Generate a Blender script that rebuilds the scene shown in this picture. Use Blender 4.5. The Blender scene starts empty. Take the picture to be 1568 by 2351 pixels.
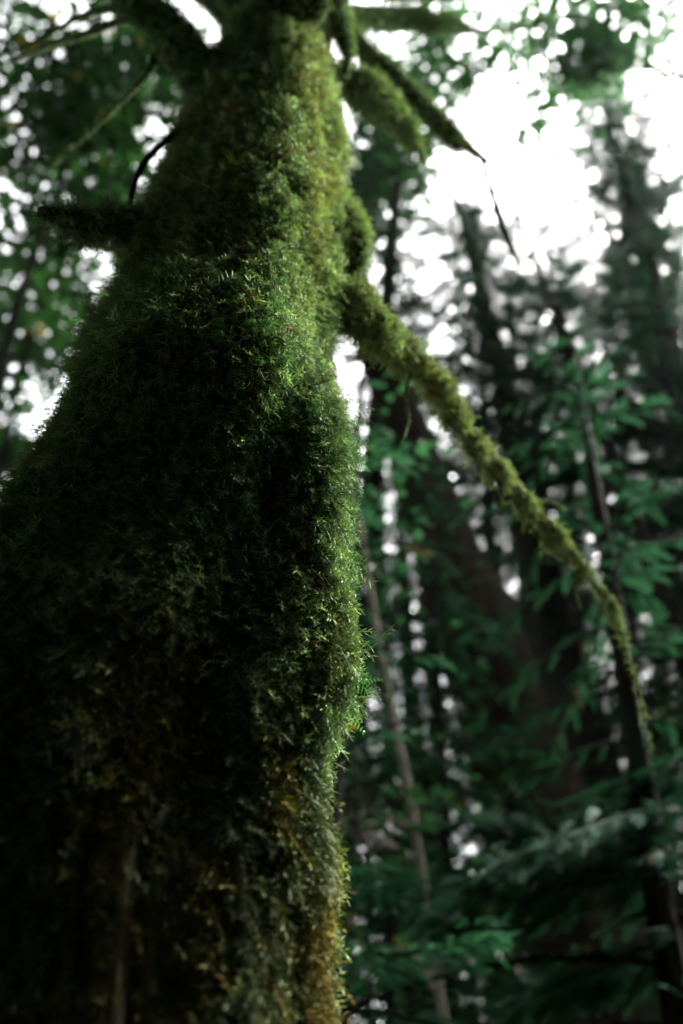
import bpy, math
import numpy as np
R = math.radians
S = bpy.context.scene
COL = S.collection

# ------------------------------------------------------------------ camera
CAM = np.array([0.0, 0.0, 1.2])
PITCH = 42.0
cam_d = bpy.data.cameras.new("camera")
cam = bpy.data.objects.new("camera", cam_d)
COL.objects.link(cam)
cam.location = CAM
cam.rotation_euler = (R(90 + PITCH), 0, 0)
cam_d.lens = 35
cam_d.sensor_fit = 'VERTICAL'
cam_d.sensor_height = 36
cam_d.clip_start = 0.02
cam_d.clip_end = 800
cam_d.dof.use_dof = True
cam_d.dof.focus_distance = 1.32
cam_d.dof.aperture_fstop = 2.25
S.camera = cam

# ------------------------------------------------------------------ sky, sun, exposure
SUN_EL, SUN_AZ = 48.0, 55.0            # azimuth from +Y towards +X
w = bpy.data.worlds.new("World")
S.world = w
w.use_nodes = True
nt = w.node_tree
nt.nodes.clear()
sky = nt.nodes.new("ShaderNodeTexSky")
sky.sky_type = 'NISHITA'
sky.sun_disc = False
sky.sun_elevation = R(SUN_EL)
sky.sun_rotation = R(SUN_AZ)
sky.dust_density = 6.0
sky.air_density = 1.0
hs = nt.nodes.new("ShaderNodeHueSaturation")
hs.inputs['Saturation'].default_value = 0.12
bg = nt.nodes.new("ShaderNodeBackground")
bg.inputs['Strength'].default_value = 0.10
wo = nt.nodes.new("ShaderNodeOutputWorld")
nt.links.new(sky.outputs[0], hs.inputs['Color'])
nt.links.new(hs.outputs[0], bg.inputs['Color'])
nt.links.new(bg.outputs[0], wo.inputs['Surface'])

sun_d = bpy.data.lights.new("sun", 'SUN')
sun_d.energy = 5.0
sun_d.angle = R(12)
sun_d.color = (1.0, 0.97, 0.91)
sun = bpy.data.objects.new("sun", sun_d)
COL.objects.link(sun)
sun.location = (10, 10, 40)
sun.rotation_euler = (R(90 - SUN_EL), 0, R(180 - SUN_AZ))

S.view_settings.view_transform = 'Standard'
S.view_settings.look = 'None'
S.view_settings.gamma = 1
S.view_settings.exposure = 3.8
S.render.film_transparent = False
cy = S.cycles
cy.max_bounces = 5
cy.diffuse_bounces = 3
cy.glossy_bounces = 1
cy.transmission_bounces = 3
cy.transparent_max_bounces = 4
cy.volume_bounces = 0
cy.caustics_reflective = False
cy.caustics_refractive = False
cy.use_denoising = True
cy.sample_clamp_indirect = 4

# ------------------------------------------------------------------ pixel rays (photo measured at 1568 x 2351)
FPX = 35 / 36 * 2351
sp, cp = math.sin(R(PITCH)), math.cos(R(PITCH))
FWD, UPV, RGT = np.array([0, cp, sp]), np.array([0, -sp, cp]), np.array([1.0, 0, 0])

def ray(px, py):
    return (FWD * FPX + RGT * (px - 784) + UPV * (1175.5 - py)) / FPX

def at(px, py, Y):                      # point seen at a pixel, on the upright plane Y metres ahead
    d = ray(px, py)
    return CAM + d * (Y / d[1])

def depth_at(px, py, Y):
    return Y / ray(px, py)[1]

# ------------------------------------------------------------------ numpy helpers
def vnoise(p, seed=0):
    p = np.asarray(p, float)
    i = np.floor(p).astype(np.int64)
    f = p - i
    f = f * f * (3 - 2 * f)
    out = np.zeros(len(p))
    for dx in (0, 1):
        for dy in (0, 1):
            for dz in (0, 1):
                h = ((i[:, 0] + dx) * 374761393 + (i[:, 1] + dy) * 668265263 + (i[:, 2] + dz) * 2147483647 + seed * 974711) & 0xFFFFFFFF
                h = ((h ^ (h >> 13)) * 1274126177) & 0xFFFFFFFF
                h = (h ^ (h >> 16)) & 0xFFFF
                wgt = (f[:, 0] if dx else 1 - f[:, 0]) * (f[:, 1] if dy else 1 - f[:, 1]) * (f[:, 2] if dz else 1 - f[:, 2])
                out += wgt * h / 65535.0
    return out * 2 - 1

def fbm(p, seed=0, octv=3):
    p = np.asarray(p, float)
    o, a = 0, 1
    for k in range(octv):
        o = o + a * vnoise(p * 2 ** k, seed + k * 17)
        a *= 0.5
    return o

def unit(v):
    return v / np.maximum(np.linalg.norm(v, axis=-1, keepdims=True), 1e-9)

def smooth(x, a, b):
    t = np.clip((x - a) / (b - a), 0, 1)
    return t * t * (3 - 2 * t)

class Geo:
    """collects triangles with a colour per vertex, then becomes one mesh"""
    def __init__(self):
        self.v, self.f, self.c, self.n = [], [], [], 0
    def add(self, V, F, C):
        V = np.asarray(V, np.float32).reshape(-1, 3)
        C = np.asarray(C, np.float32)
        if C.ndim == 1:
            C = np.broadcast_to(C, (len(V), 3))
        self.v.append(V); self.f.append(np.asarray(F, np.int32) + self.n); self.c.append(C)
        self.n += len(V)
    def inst(self, T, pos, frame, scale, ca, cb):
        """T = (verts, tris, tip factor); frame rows are the local axes in world space; ca / cb colours at base / tip"""
        V, F, t = T
        N = len(pos)
        if N == 0:
            return
        P = np.einsum('nj,ijk->ink', V, frame) * np.asarray(scale)[:, None, None] + pos[:, None, :]
        Fi = (F[None] + (np.arange(N) * len(V))[:, None, None]).reshape(-1, 3)
        C = ca[:, None, :] * (1 - t)[None, :, None] + cb[:, None, :] * t[None, :, None]
        self.add(P.reshape(-1, 3), Fi, C.reshape(-1, 3))
    def build(self, name, mat, parent=None, smooth_=False):
        V, F, C = np.concatenate(self.v), np.concatenate(self.f), np.concatenate(self.c)
        me = bpy.data.meshes.new(name)
        me.vertices.add(len(V)); me.loops.add(len(F) * 3); me.polygons.add(len(F))
        me.vertices.foreach_set("co", V.ravel())
        me.loops.foreach_set("vertex_index", F.ravel())
        me.polygons.foreach_set("loop_start", np.arange(len(F), dtype=np.int32) * 3)
        me.polygons.foreach_set("use_smooth", np.full(len(F), smooth_))
        me.update()
        a = me.color_attributes.new("tint", 'FLOAT_COLOR', 'POINT')
        a.data.foreach_set("color", np.concatenate([C, np.ones((len(C), 1), np.float32)], 1).ravel())
        me.materials.append(mat)
        o = bpy.data.objects.new(name, me)
        COL.objects.link(o)
        if parent is not None:
            o.parent = parent
            o.matrix_parent_inverse = parent.matrix_world.inverted()
        return o

def tag(o, label=None, cat=None, group=None, kind=None):
    if label: o["label"] = label
    if cat: o["category"] = cat
    if group: o["group"] = group
    if kind: o["kind"] = kind
    return o

def empty(name, loc):
    o = bpy.data.objects.new(name, None)
    o.location = loc
    o.empty_display_size = 0.2
    COL.objects.link(o)
    from mathutils import Matrix
    o.matrix_world = Matrix.Translation([float(x) for x in loc])
    return o

def catmull(P, n):
    """P (K, d) -> n points along the curve"""
    P = np.asarray(P, float)
    K = len(P)
    Q = np.vstack([2 * P[0] - P[1], P, 2 * P[-1] - P[-2]])
    u = np.linspace(0, K - 1 - 1e-6, n)
    k = u.astype(int); t = (u - k)[:, None]
    p0, p1, p2, p3 = Q[k], Q[k + 1], Q[k + 2], Q[k + 3]
    return 0.5 * (2 * p1 + (p2 - p0) * t + (2 * p0 - 5 * p1 + 4 * p2 - p3) * t ** 2 + (3 * p1 - p0 - 3 * p2 + p3) * t ** 3)

def grid_faces(n, m):
    """n rings of m verts, closed around"""
    i, j = np.meshgrid(np.arange(n - 1), np.arange(m), indexing='ij')
    a = i * m + j; b = i * m + (j + 1) % m; c = a + m; d = b + m
    return np.concatenate([np.stack([a, b, d], -1).reshape(-1, 3), np.stack([a, d, c], -1).reshape(-1, 3)])

def tube(P, r, m=10, n=None, rough=0.0, freq=6.0, seed=0, lobes=0.0):
    """returns grid of points (n, m, 3), normals, faces"""
    A = np.column_stack([np.asarray(P, float), np.asarray(r, float)])
    n = n or max(4, len(A) * 6)
    A = catmull(A, n)
    C, rr = A[:, :3], np.maximum(A[:, 3], 0.0008)
    T = unit(np.gradient(C, axis=0))
    ref = np.array([0.0, 0.0, 1.0]) if abs(T[0, 2]) < 0.9 else np.array([0.0, 1.0, 0.0])
    U = np.zeros_like(T)
    u = unit(np.cross(ref, T[0]))
    for i in range(n):
        u = unit(u - T[i] * np.dot(u, T[i]))
        U[i] = u
    W = np.cross(T, U)
    th = np.linspace(0, 2 * np.pi, m, endpoint=False)
    N = U[:, None, :] * np.cos(th)[None, :, None] + W[:, None, :] * np.sin(th)[None, :, None]
    rad = np.repeat(rr[:, None], m, 1)
    if rough:
        q = (C[:, None, :] + N * rr[:, None, None]).reshape(-1, 3)
        rad = rad * (1 + rough * fbm(q * freq, seed, 3).reshape(n, m))
    G = C[:, None, :] + N * rad[:, :, None]
    return G, N, grid_faces(n, m), rr

def add_tube(geo, P, r, col, **k):
    G, N, F, rr = tube(P, r, **k)
    n, m = G.shape[:2]
    V = np.vstack([G.reshape(-1, 3), G[0].mean(0)[None], G[-1].mean(0)[None]])
    j = np.arange(m); jn = (j + 1) % m
    caps = np.concatenate([np.stack([np.full(m, n * m), jn, j], -1), np.stack([np.full(m, n * m + 1), (n - 1) * m + j, (n - 1) * m + jn], -1)])
    geo.add(V, np.concatenate([F, caps]), col)
    return G, N

def rnd_frames(rng, d, bend):
    """frames whose z row follows d and whose y row leans towards bend"""
    z = unit(d)
    y = unit(bend - z * np.sum(bend * z, -1, keepdims=True) + rng.normal(0, 0.05, z.shape))
    x = np.cross(y, z)
    return np.stack([x, y, z], 1)

# ------------------------------------------------------------------ materials
def new_mat(name):
    m = bpy.data.materials.new(name)
    m.use_nodes = True
    m.node_tree.nodes.clear()
    return m, m.node_tree.nodes, m.node_tree.links

def leafy(name, translucent=0.35, rough=0.5, spec=0.3, jitter=0.25, scale=60.0):
    m, N, L = new_mat(name)
    at_ = N.new("ShaderNodeAttribute"); at_.attribute_name = "tint"
    tc = N.new("ShaderNodeTexCoord")
    nz = N.new("ShaderNodeTexNoise"); nz.inputs['Scale'].default_value = scale; nz.inputs['Detail'].default_value = 2
    L.new(tc.outputs['Object'], nz.inputs['Vector'])
    mr = N.new("ShaderNodeMapRange")
    mr.inputs['From Min'].default_value = 0.3; mr.inputs['From Max'].default_value = 0.7
    mr.inputs['To Min'].default_value = 1 - jitter; mr.inputs['To Max'].default_value = 1 + jitter
    L.new(nz.outputs['Fac'], mr.inputs['Value'])
    mul = N.new("ShaderNodeVectorMath"); mul.operation = 'SCALE'
    L.new(at_.outputs['Color'], mul.inputs[0]); L.new(mr.outputs[0], mul.inputs['Scale'])
    pb = N.new("ShaderNodeBsdfPrincipled")
    pb.inputs['Roughness'].default_value = rough
    pb.inputs['Specular IOR Level'].default_value = spec
    L.new(mul.outputs[0], pb.inputs['Base Color'])
    tr = N.new("ShaderNodeBsdfTranslucent")
    tm = N.new("ShaderNodeVectorMath"); tm.operation = 'MULTIPLY'; tm.inputs[1].default_value = (1.05, 1.2, 0.85)
    L.new(mul.outputs[0], tm.inputs[0]); L.new(tm.outputs[0], tr.inputs['Color'])
    mx = N.new("ShaderNodeMixShader"); mx.inputs['Fac'].default_value = translucent
    L.new(pb.outputs[0], mx.inputs[1]); L.new(tr.outputs[0], mx.inputs[2])
    out = N.new("ShaderNodeOutputMaterial")
    L.new(mx.outputs[0], out.inputs['Surface'])
    return m

def barky(name, c1, c2, scale=9.0, stretch=0.18, bump=0.6, moss=None, moss_amt=0.5):
    m, N, L = new_mat(name)
    tc = N.new("ShaderNodeTexCoord")
    mp = N.new("ShaderNodeMapping"); mp.inputs['Scale'].default_value = (1, 1, stretch)
    L.new(tc.outputs['Object'], mp.inputs['Vector'])
    nz = N.new("ShaderNodeTexNoise"); nz.inputs['Scale'].default_value = scale; nz.inputs['Detail'].default_value = 8; nz.inputs['Roughness'].default_value = 0.65
    L.new(mp.outputs[0], nz.inputs['Vector'])
    vo = N.new("ShaderNodeTexVoronoi"); vo.feature = 'DISTANCE_TO_EDGE'; vo.inputs['Scale'].default_value = scale * 2.2
    L.new(mp.outputs[0], vo.inputs['Vector'])
    rp = N.new("ShaderNodeValToRGB")
    rp.color_ramp.elements[0].position = 0.32; rp.color_ramp.elements[0].color = (*c1, 1)
    rp.color_ramp.elements[1].position = 0.68; rp.color_ramp.elements[1].color = (*c2, 1)
    L.new(nz.outputs['Fac'], rp.inputs['Fac'])
    colour = rp.outputs[0]
    if moss:
        n2 = N.new("ShaderNodeTexNoise"); n2.inputs['Scale'].default_value = 2.6; n2.inputs['Detail'].default_value = 7
        L.new(tc.outputs['Object'], n2.inputs['Vector'])
        r2 = N.new("ShaderNodeMapRange"); r2.inputs['From Min'].default_value = 0.62 - 0.25 * moss_amt; r2.inputs['From Max'].default_value = 0.72 - 0.25 * moss_amt
        L.new(n2.outputs['Fac'], r2.inputs['Value'])
        mx = N.new("ShaderNodeMix"); mx.data_type = 'RGBA'
        mx.inputs['B'].default_value = (*moss, 1)
        L.new(r2.outputs[0], mx.inputs['Factor']); L.new(colour, mx.inputs['A'])
        colour = mx.outputs['Result']
    pb = N.new("ShaderNodeBsdfPrincipled")
    pb.inputs['Roughness'].default_value = 0.95
    pb.inputs['Specular IOR Level'].default_value = 0.01
    L.new(colour, pb.inputs['Base Color'])
    ad = N.new("ShaderNodeMath"); ad.operation = 'MULTIPLY_ADD'; ad.inputs[1].default_value = 1.6
    L.new(vo.outputs['Distance'], ad.inputs[0]); L.new(nz.outputs['Fac'], ad.inputs[2])
    bp = N.new("ShaderNodeBump"); bp.inputs['Strength'].default_value = bump; bp.inputs['Distance'].default_value = 0.03
    L.new(ad.outputs[0], bp.inputs['Height']); L.new(bp.outputs[0], pb.inputs['Normal'])
    out = N.new("ShaderNodeOutputMaterial")
    L.new(pb.outputs[0], out.inputs['Surface'])
    return m

M_MOSS = leafy("moss", 0.45, 0.85, 0.06, 0.22, 45)
M_LEAF = leafy("broad_leaf", 0.40, 0.5, 0.2, 0.3, 1.2)
M_NEEDLE = leafy("conifer_needles", 0.22, 0.7, 0.03, 0.3, 1.5)
M_FERN = leafy("fern", 0.30, 0.5, 0.2, 0.2, 30)
def coat():
    """bark under a felt of old moss; the tint attribute says where bark shows"""
    m = barky("mossy_bark", (0.035, 0.024, 0.016), (0.16, 0.115, 0.075), 14, 0.22, 0.9)
    N, L = m.node_tree.nodes, m.node_tree.links
    pb = next(n for n in N if n.type == 'BSDF_PRINCIPLED')
    src = pb.inputs['Base Color'].links[0].from_socket
    a = N.new("ShaderNodeAttribute"); a.attribute_name = "tint"
    tc = N.new("ShaderNodeTexCoord")
    nz = N.new("ShaderNodeTexNoise"); nz.inputs['Scale'].default_value = 55; nz.inputs['Detail'].default_value = 6
    L.new(tc.outputs['Object'], nz.inputs['Vector'])
    rp = N.new("ShaderNodeValToRGB")
    rp.color_ramp.elements[0].position = 0.35; rp.color_ramp.elements[0].color = (0.008, 0.014, 0.006, 1)
    rp.color_ramp.elements[1].position = 0.7; rp.color_ramp.elements[1].color = (0.030, 0.048, 0.016, 1)
    L.new(nz.outputs['Fac'], rp.inputs['Fac'])
    mx = N.new("ShaderNodeMix"); mx.data_type = 'RGBA'
    L.new(a.outputs['Fac'], mx.inputs['Factor']); L.new(rp.outputs[0], mx.inputs['A']); L.new(src, mx.inputs['B'])
    L.new(mx.outputs['Result'], pb.inputs['Base Color'])
    return m
M_COAT = coat()
M_BARK = barky("old_bark", (0.035, 0.024, 0.016), (0.16, 0.115, 0.075), 14, 0.22, 0.9)
M_BARK_RED = barky("cedar_bark", (0.003, 0.0025, 0.0022), (0.013, 0.0088, 0.0066), 5, 0.12, 0.8, (0.006, 0.012, 0.005), 0.35)
M_BARK_DARK = barky("dark_bark", (0.003, 0.0026, 0.0025), (0.011, 0.009, 0.0075), 6, 0.15, 0.8, (0.004, 0.008, 0.004), 0.4)
M_BARK_PALE = barky("pale_bark", (0.05, 0.045, 0.038), (0.17, 0.15, 0.125), 12, 1.6, 0.5, (0.05, 0.07, 0.03), 0.2)
M_SOIL = barky("forest_soil", (0.012, 0.010, 0.007), (0.05, 0.04, 0.025), 1.5, 1, 0.7, (0.02, 0.04, 0.012), 0.6)

# ------------------------------------------------------------------ ground and air
def ground():
    g = Geo()
    n = 160
    t = np.linspace(-1, 1, n)
    t = np.sign(t) * np.abs(t) ** 2.2 * 300
    X, Yg = np.meshgrid(t, t, indexing='ij')
    rr = np.hypot(X, Yg)
    Z = 0.25 * fbm(np.stack([X * 0.25, Yg * 0.25, X * 0], -1).reshape(-1, 3), 5).reshape(n, n) + 0.05 * np.maximum(rr - 12, 0) * 0.4
    Z -= 0.25 * np.exp(-(rr / 2.5) ** 2)
    i, j = np.meshgrid(np.arange(n - 1), np.arange(n - 1), indexing='ij')
    a = i * n + j
    F = np.concatenate([np.stack([a, a + n, a + n + 1], -1).reshape(-1, 3), np.stack([a, a + n + 1, a + 1], -1).reshape(-1, 3)])
    g.add(np.stack([X, Yg, Z - 0.1], -1).reshape(-1, 3), F, (0.03, 0.03, 0.02))
    o = g.build("forest_floor", M_SOIL, None, True)
    tag(o, kind="structure")
ground()

HAZE = 0.00003
def haze():
    x0, x1, y0, y1, z0, z1 = -330, 330, -330, 330, -3, 46
    g = Geo()
    V = [(x, y, z) for z in (z0, z1) for y in (y0, y1) for x in (x0, x1)]
    F = [(0, 2, 1), (1, 2, 3), (4, 5, 6), (5, 7, 6), (0, 1, 4), (1, 5, 4), (2, 6, 3), (3, 6, 7), (0, 4, 2), (2, 4, 6), (1, 3, 5), (3, 7, 5)]
    g.add(V, F, (1, 1, 1))
    m, N, L = new_mat("haze")
    pv = N.new("ShaderNodeVolumePrincipled")
    pv.inputs['Color'].default_value = (0.75, 0.95, 0.92, 1)
    pv.inputs['Density'].default_value = HAZE
    pv.inputs['Anisotropy'].default_value = 0.8
    out = N.new("ShaderNodeOutputMaterial")
    L.new(pv.outputs[0], out.inputs['Volume'])
    o = g.build("haze", m)
    tag(o, kind="stuff")

# ------------------------------------------------------------------ moss templates
def spindle(p0, p1, r, t0, t1, up=(0, 1, 0)):
    p0, p1 = np.array(p0, float), np.array(p1, float)
    d = unit(p1 - p0)
    u = unit(np.cross(d, np.array(up) + 0.013)); v = np.cross(d, u)
    mid = p0 + (p1 - p0) * 0.4
    V = [p0] + [mid + r * (u * math.cos(a) + v * math.sin(a)) for a in (0.3, 2.4, 4.5)] + [p1]
    F = [(0, 2, 1), (0, 3, 2), (0, 1, 3), (4, 1, 2), (4, 2, 3), (4, 3, 1)]
    return np.array(V), np.array(F), np.array([t0] + [(t0 + t1) / 2] * 3 + [t1])

def merge(parts):
    V, F, T, n = [], [], [], 0
    for v, f, t in parts:
        V.append(v); F.append(f + n); T.append(t); n += len(v)
    return np.concatenate(V), np.concatenate(F), np.concatenate(T)

def frond(seed, nb, bend=0.45, spread=0.34, thick=0.034, feather=0):
    """a moss shoot one unit long: an arching stem with side shoots, bending towards +y"""
    rng = np.random.default_rng(seed)
    s = lambda u: np.array([0.04 * math.sin(5 * u + seed), bend * u * u, u * (1 - 0.25 * bend * u)])
    parts = []
    for a, b in ((0, .35), (.35, .7), (.7, 1.0)):
        parts.append(spindle(s(a), s(b + 0.04), thick * (1.0 - 0.35 * a), a * .7, b * .8))
    for k in range(nb):
        u = 0.22 + 0.74 * (k + rng.random() * 0.6) / nb
        side = 1 if k % 2 else -1
        L = spread * (1.15 - 0.6 * u) * rng.uniform(0.7, 1.2)
        q = s(u)
        tip = q + np.array([side * L * 0.85, rng.uniform(-0.12, 0.18), L * rng.uniform(0.45, 0.95)])
        parts.append(spindle(q, tip, thick * 0.9, 0.5 * u, min(1, 0.55 + 0.5 * u)))
        for f in range(feather):
            m_ = q + (tip - q) * (0.35 + 0.5 * f / max(1, feather))
            for sd in (1, -1):
                parts.append(spindle(m_, m_ + np.array([side * L * .12, sd * L * .05, 0]) + np.array([sd * .1 * L, 0, .3 * L]), thick * .35, .7, .9))
    return merge(parts)

FRONDS = [frond(1, 4), frond(2, 6, 0.6), frond(3, 5, 0.25, 0.42), frond(4, 7, 0.75, 0.28, 0.028), frond(5, 3, 0.3, 0.45, 0.04)]
FEATHERS = [frond(11, 14, 0.8, 0.24, 0.020), frond(12, 16, 1.0, 0.20, 0.018), frond(13, 12, 0.55, 0.30, 0.022)]
TUFTS = [frond(21, 2, 0.3, 0.4, 0.055), frond(22, 1, 0.5, 0.5, 0.05)]

def moss_cols(rng, n, hue):
    """hue 0 deep green .. 0.5 yellow green .. 1 golden brown"""
    deep, ygreen, gold = np.array([0.038, 0.095, 0.048]), np.array([0.290, 0.350, 0.205]), np.array([0.260, 0.195, 0.030])
    h = np.clip(hue + rng.normal(0, 0.13, n), 0, 1)[:, None]
    a = np.clip(h * 2, 0, 1); b = np.clip(h * 2 - 1, 0, 1)
    tip = (deep * (1 - a) + ygreen * a) * (1 - b) + gold * b
    tip = tip * rng.uniform(0.65, 1.35, n)[:, None]
    rust = rng.random(n) < 0.008
    tip[rust] = np.array([0.20, 0.075, 0.012])
    stem = tip * 0.42 + np.array([0.008, 0.008, 0.003])
    return stem, tip

# ------------------------------------------------------------------ the mossy trunk
YT = 1.1
ST = np.array([  # image row, left edge, right edge of the trunk
    (-60, 560, 745), (40, 552, 752), (130, 515, 757), (250, 450, 770), (400, 395, 776), (500, 352, 784), (600, 305, 778), (700, 266, 774),
    (800, 228, 776), (900, 172, 775), (1000, 118, 804), (1080, 68, 816), (1250, -20, 824), (1400, -95, 815), (1560, -160, 815),
    (1700, -250, 800), (1780, -275, 785), (1900, -310, 782), (2050, -345, 790), (2200, -375, 795), (2351, -400, 800)], float)
cz, cx, cr = [], [], []
for y, xl, xr in ST:
    p = at((xl + xr) / 2, y, YT)
    cz.append(p[2]); cx.append(p[0]); cr.append((xr - xl) / 2 * depth_at((xl + xr) / 2, y, YT) / FPX * 0.965 - (0.016 if y < 760 else 0.028))
cz, cx, cr = [np.array(a)[::-1] for a in (cz, cx, cr)]
cz = np.concatenate([[-0.25, 0.15, 0.6, 1.1], cz, [5.6, 7.5, 10, 13, 16]])
cx = np.concatenate([[cx[0] - .05, cx[0] - .04, cx[0] - .02, cx[0] - 0.01], cx, [cx[-1] + .02, cx[-1] + .1, cx[-1] + .3, cx[-1] + .2, cx[-1] + .5]])
cr = np.concatenate([[0.62, 0.46, 0.36, 0.31], cr, [.125, .11, .085, .055, .02]])
trunk_cx = lambda z: np.interp(z, cz, cx)
trunk_r = lambda z: np.interp(z, cz, cr)
def row_at(z, t, d):
    """image row of a point d outside the plain trunk at height z, angle t"""
    Yf = YT - (trunk_r(z) + d) * np.maximum(np.cos(t), 0)
    dz = z - CAM[2]
    return 1175.5 - FPX * (dz * cp - Yf * sp) / (Yf * cp + dz * sp)

def px_frac(th):
    return np.sin(th)                  # -1 left edge .. 1 right edge

NZ, NT = 460, 220
zz = np.concatenate([np.linspace(-0.25, 1.2, 60)[:-1], np.linspace(1.2, 4.6, 330), np.linspace(4.6, 16, 72)[1:]])
th = np.linspace(-np.pi, np.pi, NT, endpoint=False)     # 0 faces the camera, + to the right

def bump(Zr, TH, row, frac, srow, sth, amp):
    """a swelling centred at an image row and a fraction of the half width"""
    t0 = math.asin(max(-1, min(1, frac)))
    dt = (TH - t0 + np.pi) % (2 * np.pi) - np.pi
    return amp * np.exp(-((Zr - row) / srow) ** 2 - (dt / sth) ** 2)

def trunk_shape(z, t):
    """swelling of the trunk and the image row where each point of it is seen"""
    q = np.stack([np.sin(t) * 2.2, -np.cos(t) * 2.2, z * 1.6], -1)
    base = 0.016 * fbm(q, 3, 3) + 0.007 * fbm(q * 5, 9, 2)
    rid = np.abs(vnoise(np.stack([np.sin(t) * 9, -np.cos(t) * 9, z * 1.3], -1), 31))
    d = base
    for _ in range(6):
        row = row_at(z, t, d)
        e = base + (0.024 * rid - 0.008) * smooth(row, 1500, 2000)      # ridged bark towards the foot
        # the swollen shelf with the hollow under it
        shelf = np.where(row < 800, np.exp(-((row - 800) / 420) ** 2), np.exp(-((row - 800) / 130) ** 2))
        e = e + 0.060 * shelf * np.exp(-((t + 0.05) / 0.8) ** 2)
        e = e - bump(row, t, 1150, 0.02, 250, 0.60, 0.075)
        e = e - bump(row, t, 1500, 0.66, 300, 0.24, 0.075)              # groove left of the rib
        e = e - 0.045 * smooth(row, 1250, 1500) * np.exp(-((t - 0.1) / 0.62) ** 2)
        e = e + bump(row, t, 1120, 0.95, 220, 0.35, 0.012)              # rib down the right-hand side
        e = e + bump(row, t, 1540, 0.95, 170, 0.22, 0.012)
        e = e + bump(row, t, 2050, 0.90, 260, 0.30, 0.012)
        for rw, fc, sr, st_, am in ((62, -0.1, 40, 1.0, 0.020), (150, -0.35, 40, 0.5, 0.016), (345, 0.05, 60, 0.5, 0.016), (470, 0.45, 70, 0.4, 0.014), (560, -0.4, 60, 0.4, 0.014)):
            e = e + bump(row, t, rw, fc, sr, st_, am)
        d = 0.5 * d + 0.5 * e * np.clip(trunk_r(z) / 0.2, 0.3, 1)
    return d, row_at(z, t, d)

def row_of(z, t):
    return trunk_shape(np.asarray(z, float), np.asarray(t, float))[1]

def trunk_surface(z, t):
    z, t = np.asarray(z, float), np.asarray(t, float)
    r = trunk_r(z) + trunk_shape(z, t)[0]
    return np.stack([trunk_cx(z) + r * np.sin(t), YT - r * np.cos(t), z], -1)

def trunk_normal(z, t):
    e = 0.006
    a = trunk_surface(z + e, t) - trunk_surface(z - e, t)
    b = trunk_surface(z, t + 0.03) - trunk_surface(z, t - 0.03)
    return unit(np.cross(b, a))

mossy = tag(empty("mossy_tree", (float(trunk_cx(0)), YT, 0.0)),
            "leaning old tree thickly furred with green moss, its wide trunk filling the left half", "tree")

def moss_thin(row, fr, front):
    """1 where the bark shows: ridges low on the front, a strip by the right edge"""
    foot = smooth(row, 1650, 2150) * np.exp(-((fr - 0.28) / 0.42) ** 2)
    bare = np.exp(-((row - 800) / 80) ** 2 - ((fr - 0.90) / 0.05) ** 2)
    return np.clip((foot * 0.9 + bare) * (front > 0), 0, 1)

def build_trunk():
    Z, TH = np.meshgrid(zz, th, indexing='ij')
    P = trunk_surface(Z.ravel(), TH.ravel())
    F = grid_faces(len(zz), NT)
    g = Geo()
    row, fr = row_of(Z.ravel(), TH.ravel()), np.sin(TH.ravel())
    bark = moss_thin(row, fr, np.cos(TH.ravel()))
    bark = np.clip(bark + 0.25 * vnoise(P * 30, 8), 0, 1)
    g.add(P, F, np.stack([bark] * 3, 1))
    g.build("trunk", M_COAT, mossy, True)
build_trunk()

def frond_batch(geo, rng, pos, nrm, length, hue, templates, droop=0.3, wild=0.5, lift=0.0, side=(0, 0, 0), old=None):
    n = len(pos)
    d = nrm + np.array([0, 0, -1.0]) * np.asarray(droop).reshape(-1, 1) + np.array([0, 0, 1.0]) * lift + np.array(side) + rng.normal(0, wild, (n, 3)) * 0.6
    d = unit(d)
    # keep shoots outside the surface
    out = np.sum(d * nrm, -1, keepdims=True)
    d = unit(d + nrm * np.maximum(0.18 - out, 0))
    bend = np.array([0, 0, -1.0]) + rng.normal(0, 0.45, (n, 3))
    fr = rnd_frames(rng, d, bend)
    ca, cb = moss_cols(rng, n, hue)
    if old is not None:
        k_ = 1 - 0.50 * old[:, None]  # aged moss tone plus shade painted into the shoot colours
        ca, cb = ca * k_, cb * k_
    pick = rng.integers(0, len(templates), n)
    for k, T in enumerate(templates):
        s = pick == k
        geo.inst(T, pos[s] - nrm[s] * 0.004, fr[s], length[s], ca[s], cb[s])

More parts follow.
